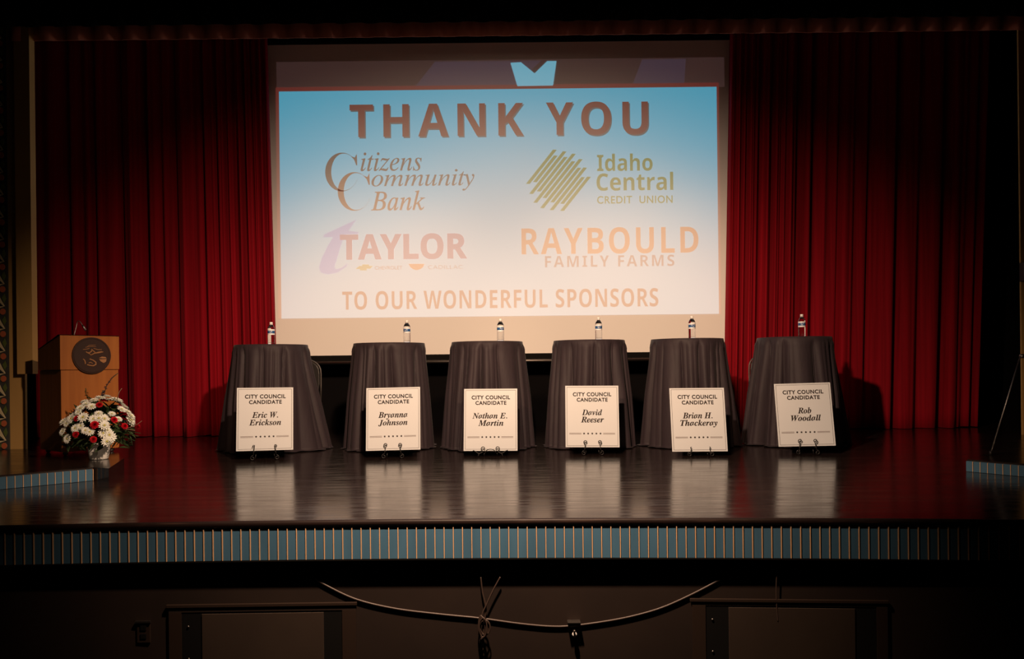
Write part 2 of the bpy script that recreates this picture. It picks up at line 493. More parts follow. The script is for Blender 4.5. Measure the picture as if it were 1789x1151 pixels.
drape('stage_curtain', (rx0, cx_(1277, 60)), (rx1, cx_(1732, 60)), CY, .004, 4.95,
      [((px - 1266) / 446, dp, w) for px, dp, w in ((1318, .10, .008), (1342, .12, .008), (1366, .08, .007), (1390, .28, .012), (1411, .26, .008), (1432, -.03, .008), (1458, .10, .008), (1479, -.03, .007), (1511, .12, .007), (1531, -.04, .010), (1558, .28, .011), (1590, -.03, .010), (1642, .32, .013), (1676, -.03, .010), (1702, .26, .008))],
      lambda s: 5 + 42 * max(0, (.36 - s) / .36) ** 1.1, 8, 'dark red velvet curtain hanging right of the projection screen')

# valance above the stage: a wine red pleated border behind a black one
def border(name, Y, x0, x1, z0, z1, per, amp, scallop, seed, material, label, slope=0.0):
    r = rnd(seed); nx = 420; nz = 10
    offs = [r.uniform(-.35, .35) for _ in range(60)]
    vs, fs = [], []
    for j in range(nz + 1):
        t = j / nz
        for i in range(nx + 1):
            x = x0 + (x1 - x0) * i / nx
            k = (x - x0) / per; a = 2 * pi * k + offs[int(k) % 60] * .8 * sin(pi * (k % 1)) ** 2
            w = sin(a); w = math.copysign(abs(w) ** .6, w)
            vs.append((x, Y - amp * w, z0 + scallop * (.5 - .5 * w) * (1 - t) + (z1 - z0) * t))
    m = nx + 1
    for j in range(nz):
        for i in range(nx): fs.append((j * m + i, j * m + i + 1, (j + 1) * m + i + 1, (j + 1) * m + i))
    mb = MB(); mb.add(vs, fs, None, True)
    o = mb.build(name, material)
    sd = o.modifiers.new('thickness', 'SOLIDIFY'); sd.thickness = .006
    return tag(o, label, 'valance')
border('curtain_valance', 7.0, -4.5, 4.8, at(894, 66, 7.0).z, 5.2, .252, .045, .035, 2, 'valance', 'wine red pleated valance strip high above the projection screen')
border('curtain_valance', 6.75, -5.2, 5.2, at(894, 42, 6.75).z, 5.2, .246, .045, .05, 5, 'black_velour', 'black pleated border hanging in front of the wine red valance at the top')

# ================================================================== PROJECTION SCREEN
SY = 9.62
sc_l, sc_r = at(458, 400, SY).x, at(1284, 400, SY).x
sc_b, sc_t = at(894, 617.5, SY).z, at(894, 70, SY).z
screen = thing('projection_screen', (0, SY, 0), 'large white projection screen showing a thank you slide, behind the draped tables', 'projection screen')
mb = MB(); mb.box(sc_l, sc_r, 0, .01, sc_b, sc_t); mb.build('screen_cloth', 'screen', screen)
mb = MB(); mb.box(sc_l, sc_r, -.002, .012, at(894, 627, SY).z, sc_b); tag(mb.build('border', 'black', screen), 'black lower border of the screen')
zb = at(894, 630, SY).z
mb = MB(); mb.tube([(sc_l - .05, 0, zb), (sc_r + .05, 0, zb)], .022, None, 12); tag(mb.build('bottom_bar', 'dull_steel', screen), 'metal weight bar along the bottom of the screen')
mb = MB(); mb.tube([(sc_l - .08, 0, sc_t + .02), (sc_r + .08, 0, sc_t + .02)], .05, None, 16); tag(mb.build('roller_tube', 'black', screen), 'black roller tube at the top of the screen')
for hx in (sc_l + .5, 0, sc_r - .5):
    mb = MB(); mb.tube([(hx, 0, sc_t + .05), (hx, 0, 6.0)], .006, None, 6); mb.build('hanging_wire', 'iron', screen)
def S(px, py):
    p = at(px, py, SY); return p.x, p.z
def flat(name, pts, material, y, parent=screen):
    mb = MB(); mb.prism(pts, -y - .0008, -y); return mb.build(name, material, parent)
# the bright slide: pale blue sky at the top, white cloud below
m = projected('projected_sky', (0.15, 0.30, 0.39))
nt = m.node_tree; b = nt.nodes['Principled BSDF']
tc = nt.nodes.new('ShaderNodeTexCoord'); sp = nt.nodes.new('ShaderNodeSeparateXYZ'); nt.links.new(tc.outputs['Object'], sp.inputs[0])
nz_ = nt.nodes.new('ShaderNodeTexNoise'); nz_.inputs['Scale'].default_value = .55; nz_.inputs['Detail'].default_value = 2
nt.links.new(tc.outputs['Object'], nz_.inputs['Vector'])
m1 = nt.nodes.new('ShaderNodeMath'); m1.operation = 'MULTIPLY_ADD'; m1.inputs[1].default_value = .28   # sky reaches lower on the left
mx_ = nt.nodes.new('ShaderNodeMath'); mx_.operation = 'ABSOLUTE'
sh = nt.nodes.new('ShaderNodeMath'); sh.operation = 'SUBTRACT'; sh.inputs[1].default_value = .2
nt.links.new(sp.outputs[0], sh.inputs[0]); nt.links.new(sh.outputs[0], mx_.inputs[0])
nt.links.new(mx_.outputs[0], m1.inputs[0]); nt.links.new(sp.outputs[2], m1.inputs[2])
m2 = nt.nodes.new('ShaderNodeMath'); m2.operation = 'MULTIPLY_ADD'; m2.inputs[1].default_value = .9
nt.links.new(nz_.outputs[0], m2.inputs[0]); nt.links.new(m1.outputs[0], m2.inputs[2])
rmp = nt.nodes.new('ShaderNodeMapRange'); rmp.interpolation_type = 'SMOOTHSTEP'
rmp.inputs[1].default_value = 2.75; rmp.inputs[2].default_value = 4.75
nt.links.new(m2.outputs[0], rmp.inputs[0])
cm = nt.nodes.new('ShaderNodeMix'); cm.data_type = 'RGBA'
cm.inputs[6].default_value = (0.15, 0.245, 0.300, 1); cm.inputs[7].default_value = (0.045, 0.27, 0.385, 1)
nt.links.new(rmp.outputs[0], cm.inputs[0]); nt.links.new(cm.outputs[2], b.inputs['Emission Color'])
M['slide'] = m
M['p_head'] = projected('projected_brown', (0.022, 0.012, 0.012))
M['p_purple'] = projected('projected_purple', (0.030, 0.021, 0.034))
M['p_blue'] = projected('projected_light_blue', (0.10, 0.32, 0.42))
M['p_red'] = projected('projected_red', (0.085, 0.012, 0.010))
M['p_maroon'] = projected('projected_maroon', (0.07, 0.010, 0.009))
M['p_shadow'] = projected('projected_dark_shadow', (0.03, 0.05, 0.06))
M['p_ink'] = projected('projected_black', (0.008, 0.008, 0.010))
M['p_bronze'] = projected('projected_bronze', (0.060, 0.018, 0.006))
M['p_green'] = projected('projected_green', (0.030, 0.085, 0.006))
M['p_rose'] = projected('projected_rose', (0.085, 0.045, 0.10))
M['p_lav'] = projected('projected_lavender', (0.075, 0.14, 0.29))
M['p_orange'] = projected('projected_orange', (0.20, 0.075, 0.03))
M['p_taupe'] = projected('projected_taupe', (0.075, 0.055, 0.07))
M['p_gold'] = projected('projected_gold', (0.13, 0.13, 0.05))
M['p_grey'] = projected('projected_grey', (0.06, 0.10, 0.13))
tl, tr, br, bl = (488.5, 160), (1252.5, 152), (1255, 547), (491, 558)
uL = (S(*tl)[0] + S(*bl)[0]) / 2; uR = (S(*tr)[0] + S(*br)[0]) / 2
zT = (S(*tl)[1] + S(*tr)[1]) / 2; zB = (S(*bl)[1] + S(*br)[1]) / 2
px1 = 9.62 / 1350
zH = S(894, 104)[1]
flat('projected_header', [(uL - .03, zT), (uR + .10, zT), (uR + .10, zH), (uL - .03, zH)], 'p_head', .001)
flat('projected_purple_shape', [S(725, 152), S(900, 150), S(945, 106), S(760, 108)], 'p_purple', .0022)
flat('projected_purple_shape', [S(1105, 148), S(1195, 147), S(1198, 103), S(1122, 104)], 'p_purple', .0022)
flat('projected_outline', [(uL - .040, zB), (uR + .028, zB), (uR + .028, zT + .052), (uL - .040, zT + .052)], 'p_red', .0034)
flat('projected_slide', [(uL, zB), (uR, zB), (uR, zT), (uL, zT)], 'slide', .0046)
flat('projected_notched_shape', [S(892, 110), S(910, 109), S(934, 128.5), S(956, 107), S(972, 107), S(966, 149.5), S(904, 150.5)], 'p_blue', .0046)
YL = -.0062
def words(name, text, kind, material, x0, y0, x1, y1, spacing=1.0, weight=0.0, shear=0.0, y=YL):
    cx, cz = S((x0 + x1) / 2, (y0 + y1) / 2)
    return lettering(name, text, kind, material, screen, cx, cz, (x1 - x0) * px1, (y1 - y0) * px1, y, spacing, weight, shear)
words('title_shadow', 'THANK YOU', 'sans_bold', 'p_shadow', 613, 182, 1134, 240.5, 1.24, .0, y=-.0058)
words('title_lettering', 'THANK YOU', 'sans_bold', 'p_maroon', 611, 179.5, 1132, 238, 1.24, .0)
words('sponsor_lettering', 'itizens', 'serif_italic', 'p_ink', 630, 266, 737, 299, 1.0, .004)
words('sponsor_lettering', 'ommunity', 'serif_italic', 'p_ink', 649, 296, 829, 334, 1.0, .004)
words('sponsor_lettering', 'Bank', 'serif_italic', 'p_bronze', 648, 333, 743, 368, 1.0, .008)
def big_c(dx, dy, material):
    out = []
    for i in range(61):
        a = radians(38 + (340 - 38) * i / 60); out.append((228 + 140 * cos(a), 243 - 162 * sin(a)))
    inn = []
    for i in range(61):
        a = radians(338 - (338 - 40) * i / 60); inn.append((241 + 102 * cos(a) * (1 if cos(a) < 0 else 1.22), 243 - 154 * sin(a)))
    pts = [(352, 92), (357, 188), (345, 188), (322, 128)]
    q = [(355, 92), (357, 186), (347, 186)] + inn[::-1] + [] 
    ring = out + inn
    P = [S(550 + (x + dx) / 4.797, 250 + (y + dy) / 4.797) for x, y in ring]
    mb = MB()
    n = len(out)
    vs = [(x, YL, z) for x, z in P]
    fs = [(i, i + 1, 2 * n - 2 - i, 2 * n - 1 - i) for i in range(n - 1)]
    mb.add(vs, fs)
    T = [S(550 + (x + dx) / 4.797, 250 + (y + dy) / 4.797) for x, y in ((353, 90), (357, 188), (347, 186), (330, 140), (300, 108), (335, 122))]
    mb.add([(x, YL - .0002, z) for x, z in T], [(0, 1, 2, 3, 5), (3, 4, 5)])
    return mb.build('sponsor_initial', material, screen)
big_c(0, 0, 'p_ink'); big_c(105, 163, 'p_bronze')
# striped round green emblem
ex, ez = S(976.5, 314)
mb = MB()
ang = radians(51); dxx, dzz = cos(ang), sin(ang)
reach = [(.50, .02), (.30, .30), (.62, .36), (.36, .36), (.66, .40), (.38, .38), (.60, .44), (.36, .36), (.62, .30), (.30, .30), (.42, .10)]
for k in range(11):
    off = (k - 5) * 7.6 * px1 
    rr = 41 * px1
    h_ = math.sqrt(max(rr * rr - (off * .93) ** 2, (.012) ** 2))
    up = (1.28 if k % 2 == 0 else 1.0) * h_ + (10 * px1 if k in (0, 10) else 0); dn = (1.42 if k % 2 == 0 else 1.0) * h_ + (10 * px1 if k in (0, 10) else 0)
    wv = 2.75 * px1
    nx_, nz2 = dzz, -dxx
    c0 = (ex + nx_ * off, ez + nz2 * off)
    pts = []
    for sgn, ln, dd in ((1, -dn, -1), (1, up, 1)):
        for side in ((-1, 1) if dd < 0 else (1, -1)):
            pts.append((c0[0] + dxx * (ln + side * wv * .7) + nx_ * side * wv, c0[1] + dzz * (ln + side * wv * .7) + nz2 * side * wv))
    mb.add([(x, YL, z) for x, z in pts], [(0, 1, 2, 3)])
mb.build('sponsor_emblem', 'p_green', screen)
words('sponsor_lettering', 'Idaho', 'sans_bold', 'p_green', 1043, 268.5, 1140, 299, 1.0)
words('sponsor_lettering', 'Central', 'sans_bold', 'p_green', 1042, 301, 1176, 333, 1.0)
words('sponsor_lettering', 'CREDIT  UNION', None, 'p_green', 1043, 342, 1175, 355.5, 1.1, .018)
# swooping lavender initial and the rose dealer name
tp = [(350, 640), (285, 735), (372, 745), (362, 762), (252, 765), (215, 875), (182, 985), (165, 1040), (182, 1056), (225, 1045), (275, 1004), (270, 1030), (195, 1085), (110, 1101), (52, 1086), (35, 1042), (58, 965), (105, 870), (152, 788), (72, 790), (80, 765), (205, 708)]
tw = [S(550 + x / 4.797, 250 + y / 4.797) for x, y in tp]
mb = MB(); mb.prism(tw, YL, YL + .0004); mb.build('sponsor_initial', 'p_lav', screen)
words('sponsor_lettering', 'TAYLOR', 'sans_bold', 'p_rose', 594, 408, 816.5, 453.5, 1.0, .018, y=YL - .0008)
flat('sponsor_emblem', [S(*p) for p in ((621, 470), (628, 464.5), (633, 464.5), (633, 462), (645, 462), (645, 464.5), (652, 464.5), (647, 469.5), (641, 469.5), (641, 472.5), (629, 472.5), (629, 470))], 'p_gold', .0062)
words('sponsor_lettering', 'CHEVROLET', None, 'p_taupe', 655, 464.5, 703, 471, 1.0, .02)
flat('sponsor_emblem', [S(*p) for p in ((714, 461), (742, 461), (739, 467), (734, 470.5), (728, 472), (722, 470.5), (717, 467))], 'p_orange', .0062)
words('sponsor_lettering', 'CADILLAC', None, 'p_taupe', 748, 463, 808.5, 470, 1.1, .004)
words('sponsor_lettering', 'RAYBOULD', 'sans_bold', 'p_orange', 911, 397, 1220, 443.5, 1.12)
words('sponsor_lettering', 'FAMILY FARMS', 'sans_bold', 'p_taupe', 952, 446, 1178, 466, 1.22)
words('closing_lettering', 'TO OUR WONDERFUL SPONSORS', 'sans_bold', 'p_maroon', 598, 506, 1150, 538.5, 1.06)

# ================================================================== DRAPED TABLES
TABLES = [  # px, top row, distance, left reach, right reach at the floor, label
    (474, 600.5, 7.70, .50, .56, 11, 'black tablecloth on the leftmost high table, its hem trailing to the right'),
    (680, 597.5, 7.74, .44, .43, 22, 'black tablecloth on the second high table from the left, below the pale slide'),
    (851, 595.0, 7.70, .44, .43, 33, 'black tablecloth on the third high table from the left, wide hem sweeping left'),
    (1029, 592.5, 7.70, .43, .425, 44, 'black tablecloth on the fourth high table from the left, just right of the middle'),
    (1200, 590.0, 7.68, .435, .50, 55, 'black tablecloth on the fifth high table, in front of the right edge of the screen'),
    (1387, 587.0, 7.68, .485, .52, 66, 'black tablecloth on the rightmost high table, in front of the red curtain'),
]
TOPS = []
TR = .355
ref = None
for px, py, Y, ra, rb, seed, lab in TABLES:
    p = at(px, py, Y - TR)
    cx, ztop = at(px, py, Y).x, p.z
    TOPS.append((cx, Y, ztop))
    r = rnd(seed)
    N, J = 420, 40
    n1, n2, n3 = r.choice((12, 13, 14)), r.choice((18, 19, 20)), r.choice((29, 31))
    p1, p2, p3, p4 = (r.uniform(0, 6.28) for _ in range(4))
    corner = r.uniform(0, 1.5)
    def fold(a, t):
        a2 = a + .16 * sin(2 * a + p4) + .07 * sin(5 * a + p2) + .10 * t * sin(3 * a + seed)
        m1 = .5 + .5 * sin(3 * a + p3)
        u = abs(sin(n1 * a2 / 2 + p1)) ** .36
        w = abs(sin(n2 * a2 / 2 + p2 + .4 * t)) ** .42
        x = abs(sin(n3 * a2 / 2 + p3 - .3 * t))
        v = u * (.75 + .25 * m1) + w * (.7 - .6 * m1) * .7 + .12 * x
        return 1.35 * v - 1.15
    vs, fs = [(cx, Y, ztop)], []
    rings = []
    for j in range(5): rings.append(('top', TR * (j + 1) / 5 * .985))
    for j in range(J + 1): rings.append(('skirt', j / J))
    rings.append(('floor', .4)); rings.append(('floor', 1.0))
    for kind, q in rings:
        for k in range(N):
            a = 2 * pi * k / N
            side = cos(a)
            reach = ra * max(0, -side) ** 1.3 + rb * max(0, side) ** 1.3
            reach = max(reach, .40 + .03 * abs(sin(a)))
            if kind == 'top':
                rr, z = q, ztop
                if q > TR * .9: z -= .0015
            else:
                t = q if kind == 'skirt' else 1.0
                fl = (reach - TR) * (t ** 1.15)
                amp = (.030 + .050 * min(1, t * 1.9) + .010 * t) * min(1, t * 14)
                rr = TR + .004 + fl + amp * fold(a, t) - .012 * min(1, t * 10)
                if t < .04: rr = TR - .003 + (.007) * (t / .04)
                z = ztop - .003 - (ztop - .012) * t
                if kind == 'floor':
                    ext = .012 + (.010 + .03 * abs(sin(a))) * (.5 + .5 * sin(4 * a + corner * 4)) + .010 * sin(9 * a + seed)
                    rr += max(.006, ext) * q
                    z = .010 + .010 * (.5 + .5 * sin(23 * a + seed)) * (1 - q * .6) - .002
            vs.append((cx + rr * cos(a), Y + rr * sin(a), max(.003, z)))
    for k in range(N): fs.append((0, 1 + k, 1 + (k + 1) % N))
    for i in range(len(rings) - 1):
        o0, o1 = 1 + i * N, 1 + (i + 1) * N
        for k in range(N): fs.append((o0 + k, o1 + k, o1 + (k + 1) % N, o0 + (k + 1) % N))
    mb = MB(); mb.add(vs, fs, None, True)
    tag(mb.build('tablecloth', 'cloth'), lab, 'tablecloth', 'black tablecloths on the row of high tables')

# ================================================================== WATER BOTTLES
def bottle():
    root = thing('water_bottle', (0, 0, 0), '', 'bottle', 'water bottles on the draped tables')
    mb = MB()
    pr = [(.024, 0.0), (.031, .003), (.0335, .010)]
    for i in range(6):
        z = .014 + i * .012
        pr += [(.0335, z), (.0318, z + .005), (.0335, z + .010)]
    pr += [(.0325, .090), (.0325, .142), (.0335, .146), (.0325, .156), (.027, .170), (.018, .183), (.0128, .190), (.0128, .200)]
    mb.lathe(pr, None, 28)
    tag(mb.build('bottle_body', 'water', root), 'clear plastic bottle body full of water')
    mb = MB(); mb.lathe([(.0332, .091), (.0340, .092), (.0340, .104), (.0336, .105)], 'label_white', 28, cap=False)
    mb.lathe([(.0336, .105), (.0341, .106), (.0341, .130), (.0336, .131)], 'label_blue', 28, cap=False)
    mb.lathe([(.0336, .131), (.0340, .132), (.0340, .144), (.0332, .145)], 'label_white', 28, cap=False)
    # white wave mark on the blue band, facing front
    for s0 in (0.0,):
        vs, fs = [], []
        for i in range(13):
            a = -pi / 2 + (i - 6) * .10
            zc = .118 + .004 * sin(i * .9)
            for dz in (-.0022, .0022): vs.append((.0345 * cos(a), .0345 * sin(a), zc + dz * (1 - abs(i - 6) / 7)))
        for i in range(12): fs.append((2 * i, 2 * i + 2, 2 * i + 3, 2 * i + 1))
        mb.add(vs, fs, 'label_white', True)
    tag(mb.build('label', None, root), 'blue and white wrap label')
    mb = MB()
    mb.lathe([(.0140, .198), (.0148, .199), (.0148, .213), (.0138, .215), (.004, .2155)], None, 20)
    mb.lathe([(.0150, .190), (.0158, .191), (.0158, .194), (.0150, .195)], None, 20)
    tag(mb.build('cap', 'cap', root), 'white screw cap')
    return root
proto = bottle()
BL = ['water bottle on the leftmost black draped table, against the red curtain edge', 'water bottle on the second draped table from the left',
      'water bottle on the third draped table from the left', 'water bottle on the fourth draped table from the left',
      'water bottle on the fifth draped table, near the right edge of the screen', 'water bottle on the rightmost draped table, in front of red curtain']
for i, (bpx, (tx, tY, tz)) in enumerate(zip((474, 711, 874.5, 1046, 1209, 1401), TOPS)):
    o = proto if i == 0 else copy_tree(proto)
    Yb = tY - .20
    o.location = (at(bpx, 590, Yb).x, Yb, tz)
    o.rotation_euler.z = (.1, -.3, .5, 0, .35, -.2)[i]
    o['label'] = BL[i]

# ================================================================== CANDIDATE SIGNS ON SMALL EASELS
SW, SH = .48, .56
SIGNS = [([-2.184, 6.804, 0.084], .261, .180, .008, ('Eric W.', .27, .73), ('Erickson', .22, .785), 'straight'),
         ([-1.056, 6.813, 0.073], .017, .189, -.014, ('Bryanna', .225, .765), ('Johnson', .225, .765), 'scroll'),
         ([-0.199, 6.865, 0.052], -.017, .201, .004, ('Nathan E.', .16, .81), ('Martin', .27, .74), 'low'),
         ([0.711, 6.895, 0.071], -.056, .225, .007, ('David', .31, .69), ('Reeser', .29, .72), 'scroll'),
         ([1.624, 6.706, 0.044], -.015, .208, .002, ('Brian H.', .22, .76), ('Thackeray', .17, .845), 'hook'),
         ([2.571, 6.751, 0.075], -.134, .206, -.023, ('Rob', .385, .625), ('Woodall', .255, .785), 'scroll')]
WHICH = ['white candidate sign on an easel before the leftmost draped table, farthest left of the six', 'white candidate sign on an easel before the second draped table from the left',
         'white candidate sign sitting lowest, on a low wide scroll easel before the third table', 'white candidate sign on an easel before the fourth draped table from the left',
         'white candidate sign leaning before the fifth draped table, its second name line ends in y', 'white candidate sign farthest right of the six, tilted, before the rightmost table']
EASEL = ['black wire easel with straight hooks under the leftmost sign', 'black scroll easel under the second sign from the left', 'low wide black scroll easel with a middle arch under the third sign',
         'black scroll easel under the fourth sign from the left', 'black easel with thin hooks under the fifth sign', 'black scroll easel with ringed hooks under the rightmost sign']
def local_text(name, parent, text, kind, x0, x1, yc, h, mtl='ink', **kw):
    return lettering(name, text, kind, mtl, parent, (x0 + x1) / 2 * SW - SW / 2, SH * (1 - yc), (x1 - x0) * SW, h * SH, -.0012, **kw)
def scroll(cx, cz, r0, turns, start, sgn, n=26):
    return [(cx + sgn * r0 * (1 - .72 * i / n) * cos(start + turns * 2 * pi * i / n), 0, cz + r0 * (1 - .72 * i / n) * sin(start + turns * 2 * pi * i / n)) for i in range(n + 1)]
for i, (loc, yaw, lean, roll, n1, n2, ez_) in enumerate(SIGNS):
    Rm = Matrix.Rotation(yaw, 4, 'Z') @ Matrix.Rotation(-lean, 4, 'X') @ Matrix.Rotation(roll, 4, 'Y')
    s = thing('candidate_sign', loc, WHICH[i], 'sign', 'council candidate signs along the stage')
    s.rotation_euler = Rm.to_euler()
    mb = MB(); mb.box(-SW / 2, SW / 2, 0, .006, 0, SH); mb.build('board', 'board', s, bevel=.0008)
    mb = MB()
    a, wl = .024 * SW * 1.15, .0022
    x0, x1, z0, z1 = -SW / 2 + a, SW / 2 - a, a, SH - a
    for bx in ((x0, x1, z0, z0 + wl), (x0, x1, z1 - wl, z1), (x0, x0 + wl, z0, z1), (x1 - wl, x1, z0, z1)):
        mb.box(bx[0], bx[1], -.0012, -.0002, bx[2], bx[3])
    mb.build('border_line', 'ink', s)
    local_text('title_lettering', s, 'CITY COUNCIL', None, .143, .865, .142, .066, spacing=1.12, weight=.033)
    local_text('title_lettering', s, 'CANDIDATE', None, .215, .795, .231, .064, spacing=1.12, weight=.033)
    desc = {'Bryanna': .122, 'Johnson': .105, 'Thackeray': .122}
    local_text('name_lettering', s, n1[0], 'serif_bold_italic', n1[1], n1[2], .437 + (.014 if n1[0] in desc else 0), desc.get(n1[0], .096), weight=.008)
    local_text('name_lettering', s, n2[0], 'serif_bold_italic', n2[1], n2[2], .555 + (.010 if n2[0] in desc else 0), desc.get(n2[0], .096), weight=.008)
    for k in range(5):
        cx = (.345 + .0765 * k) * SW - SW / 2; cz = SH * (1 - .78)
        pts = []
        for q in range(10):
            rr = .0108 if q % 2 == 0 else .0056
            pts.append((cx + rr * sin(q * pi / 5), cz + rr * cos(q * pi / 5)))
        mb = MB(); mb.prism(pts, -.0012, -.0002); mb.build('star', 'ink', s)
    for xa, xb in ((.07, .295), (.70, .92)):
        mb = MB()
        for zz in (.774, .789): mb.box(xa * SW - SW / 2, xb * SW - SW / 2, -.0012, -.0002, SH * (1 - zz) - .0017, SH * (1 - zz) + .0017)
        mb.build('double_rule', 'rule_ink', s)
    # easel
    e = thing('display_easel', (loc[0], loc[1], 0), EASEL[i], 'easel', 'small wire easels under the candidate signs', (0, 0, yaw))
    zb = loc[2]
    half = {'straight': .085, 'scroll': .062, 'low': .062, 'hook': .078}[ez_]
    r_ = .0036
    for sg in (-1, 1):
        x = sg * half
        mb = MB()
        pts = []
        if ez_ == 'low':
            # flat S scroll lying along the bottom edge
            pts = [(p[0], -.03, p[2]) for p in scroll(sg * .062, zb + .024, .022, 1.1, -pi / 2, sg)][::-1]
            pts += [(sg * (.062 + .012 * k), -.032, zb + .002 - .020 * sin(k * .52)) for k in range(1, 7)]
            pts += [(sg * .155, -.030, zb + .008)]
            mb.tube(pts, r_)
            mb.tube([(sg * .10, -.032, zb - .018), (sg * .11, -.036, .004)], r_)
        else:
            if ez_ == 'scroll' or ez_ == 'hook':
                rs = .019 if ez_ == 'scroll' else .010
                top = [(p[0], -.018, p[2]) for p in scroll(x, zb + (.048 if ez_ == 'scroll' else .036), rs, 1.15 if ez_ == 'scroll' else .5, -pi / 2, sg)][::-1]
                pts += top
            else:
                pts += [(x - sg * .0 + .016 * sg * sin(k * .5), -.018, zb + .040 + .012 * cos(k * .55)) for k in range(5)][::-1]
            pts += [(x + sg * .004, -.020, zb + .015), (x + sg * .008, -.022, zb - .004), (x + sg * .010, -.026, max(.036, zb * .45 + .012))]
            mb.tube(pts, r_)
            bot = [(p[0], -.028, max(.004, p[2])) for p in scroll(x + sg * .016, .0235, .0195, 1.1, pi / 2 + .4, -sg)]
            mb.tube([pts[-1]] + bot, r_)
        mb.build('front_scroll', 'iron', e)
        # ledge under the sign and upright behind it
        sl = math.tan(lean)
        mb = MB()
        mb.tube([(x, -.024, max(.006, zb - .006)), (x, .014, max(.006, zb - .006)), (x * .9, .018 + .02, zb + .012), (x * .55, .020 + sl * .30 + .012, zb + .30)], r_)
        mb.tube([(x * .9, .03, zb * .6), (x * 1.0, .034, .004)], r_)
        mb.build('upright', 'iron', e)
    mb = MB(); mb.tube([(0, .024 + math.tan(lean) * .26 + .012, zb + .26), (0, .19, .005)], r_); mb.build('rear_strut', 'iron', e)
    mb = MB(); mb.tube([(-half, .014, max(.006, zb - .006)), (half, .014, max(.006, zb - .006))], r_)
    mb.build('crossbar', 'iron', e); mb = MB()
    mb.tube([(-half * .55, .020 + math.tan(lean) * .30 + .012, zb + .30), (half * .55, .020 + math.tan(lean) * .30 + .012, zb + .30)], r_)
    mb.build('crossbar', 'iron', e)
    if ez_ == 'low':
        mb = MB(); mb.tube([(.045 * cos(pi * k / 12), -.030, zb - .012 + .030 * sin(pi * k / 12)) for k in range(13)], r_); mb.build('arch', 'iron', e)

# ================================================================== CHAIRS BEHIND THE END TABLES
def chair():
    c = thing('banquet_chair', (0, 0, 0), '', 'chair', 'chairs behind the draped tables')
    mb = MB(); mb.box(-.21, .21, -.22, .20, .41, .46); mb.build('seat', 'chair', c, bevel=.018)
    pts = [(-.20, .55), (.20, .55), (.215, .62)]
    for k in range(13):
        a = pi * k / 12; pts.append((.215 * cos(a) * 1.0, .74 + .16 * sin(a) ** .75))
    pts.append((-.215, .62))
    mb = MB(); mb.prism(pts, .20, .228); mb.build('backrest', 'chair', c, bevel=.008)
    edge = [(-.225, .215, .44), (-.228, .215, .60)] + [(-.228 * cos(pi * k / 16), .218, .74 + .172 * sin(pi * k / 16) ** .75) for k in range(17)] + [(.228, .215, .60), (.225, .215, .44)]
    mb = MB(); mb.tube(edge, .0085, None, 10); tag(mb.build('back_frame', 'chair_frame', c), 'curved metal tube round the chair back')
    for sx, sy in ((-1, -1), (1, -1), (-1, 1), (1, 1)):
        mb = MB(); mb.tube([(sx * .20, sy * .19, .42), (sx * .215, sy * .225, .006)], .011, None, 10); mb.build('leg', 'chair_frame', c)
    return c
ch = chair()
ch.location = (at(521, 640, 8.60).x, 8.45, 0); ch.rotation_euler.z = -.05
ch['label'] = 'black chair with curved metal frame, peeking out behind the leftmost draped table'
ch2 = copy_tree(ch)
ch2.location = (at(1350, 640, 8.55).x, 8.42, 0); ch2.rotation_euler.z = .06
ch2['label'] = 'dark chair with rounded back, peeking out left behind the rightmost draped table'

# ================================================================== LECTERN
K = floor_at(107, 797, PH)
a50 = radians(50)
lec = thing('lectern', (K.x, K.y, PH), 'maple veneer lectern with round dark seal, on the left side platform', 'lectern', None, (0, 0, a50))
LW, LD = .475, .48
def zl(py): return at(107, py, K.y).z - PH
zb, zs, zt = zl(790.5), zl(646), zl(585)
mb = MB(); mb.box(.006, LW - .006, .006, LD, zb, zs - .004); mb.build('cabinet', 'wood', lec, bevel=.003)
zbk = zt - .115
mb = MB()
vs = [(0, 0, zs), (LW, 0, zs), (LW, LD + .01, zs), (0, LD + .01, zs), (0, 0, zt), (LW, 0, zt), (LW, LD + .01, zbk), (0, LD + .01, zbk)]
mb.add(vs, [(0, 1, 5, 4), (1, 2, 6, 5), (2, 3, 7, 6), (3, 0, 4, 7), (4, 5, 6, 7), (0, 3, 2, 1)])
mb.build('reading_desk', 'wood', lec, bevel=.003)
mb = MB(); mb.box(.012, LW - .012, .012, LD - .02, zs - .006, zs + .001); mb.build('shadow_gap', 'dark_wood', lec)
sl_ = .115 / (LD + .01)
mb = MB(); mb.add([(0 - .006, -.006, zt - .001), (LW + .006, -.006, zt - .001), (LW + .006, .02, zt + .005), (-.006, .02, zt + .005), (-.006, LD, zbk + .006), (LW + .006, LD, zbk + .006)],
                  [(0, 1, 2, 3), (3, 2, 5, 4)], None); mb.build('top_edging', 'dark_wood', lec)
sx, sz, sr = LW * .51, at(158, 621, K.y + .19).z - PH, .155
mb = MB()
ringp = [(sx + sr * cos(2 * pi * k / 48), sz + sr * sin(2 * pi * k / 48)) for k in range(48)]
mb.prism(ringp, -.018, .001)
seal = tag(mb.build('seal', 'dark_wood', lec), 'dark round carved seal on the lectern front')
def relief(name, pts, width, closed=False):
    mb = MB(); mb.tube([(sx + x * sr, -.019, sz + z * sr) for x, z in pts], width, None, 6, None, closed); mb.build(name, 'seal_tan', seal)
mb = MB(); mb.tube([(sx + sr * .93 * cos(2 * pi * k / 48), -.017, sz + sr * .93 * sin(2 * pi * k / 48)) for k in range(48)], .004, None, 6, None, True); mb.build('seal_ring', 'dark_wood', seal)
def S2(x, y): return ((x - 568) / 372, (588 - y) / 380)
relief('cloud_line', [S2(470, 405), S2(520, 375), S2(640, 370)], .0022)
relief('cloud_line', [S2(440, 420), S2(560, 400), S2(650, 405)], .0022)
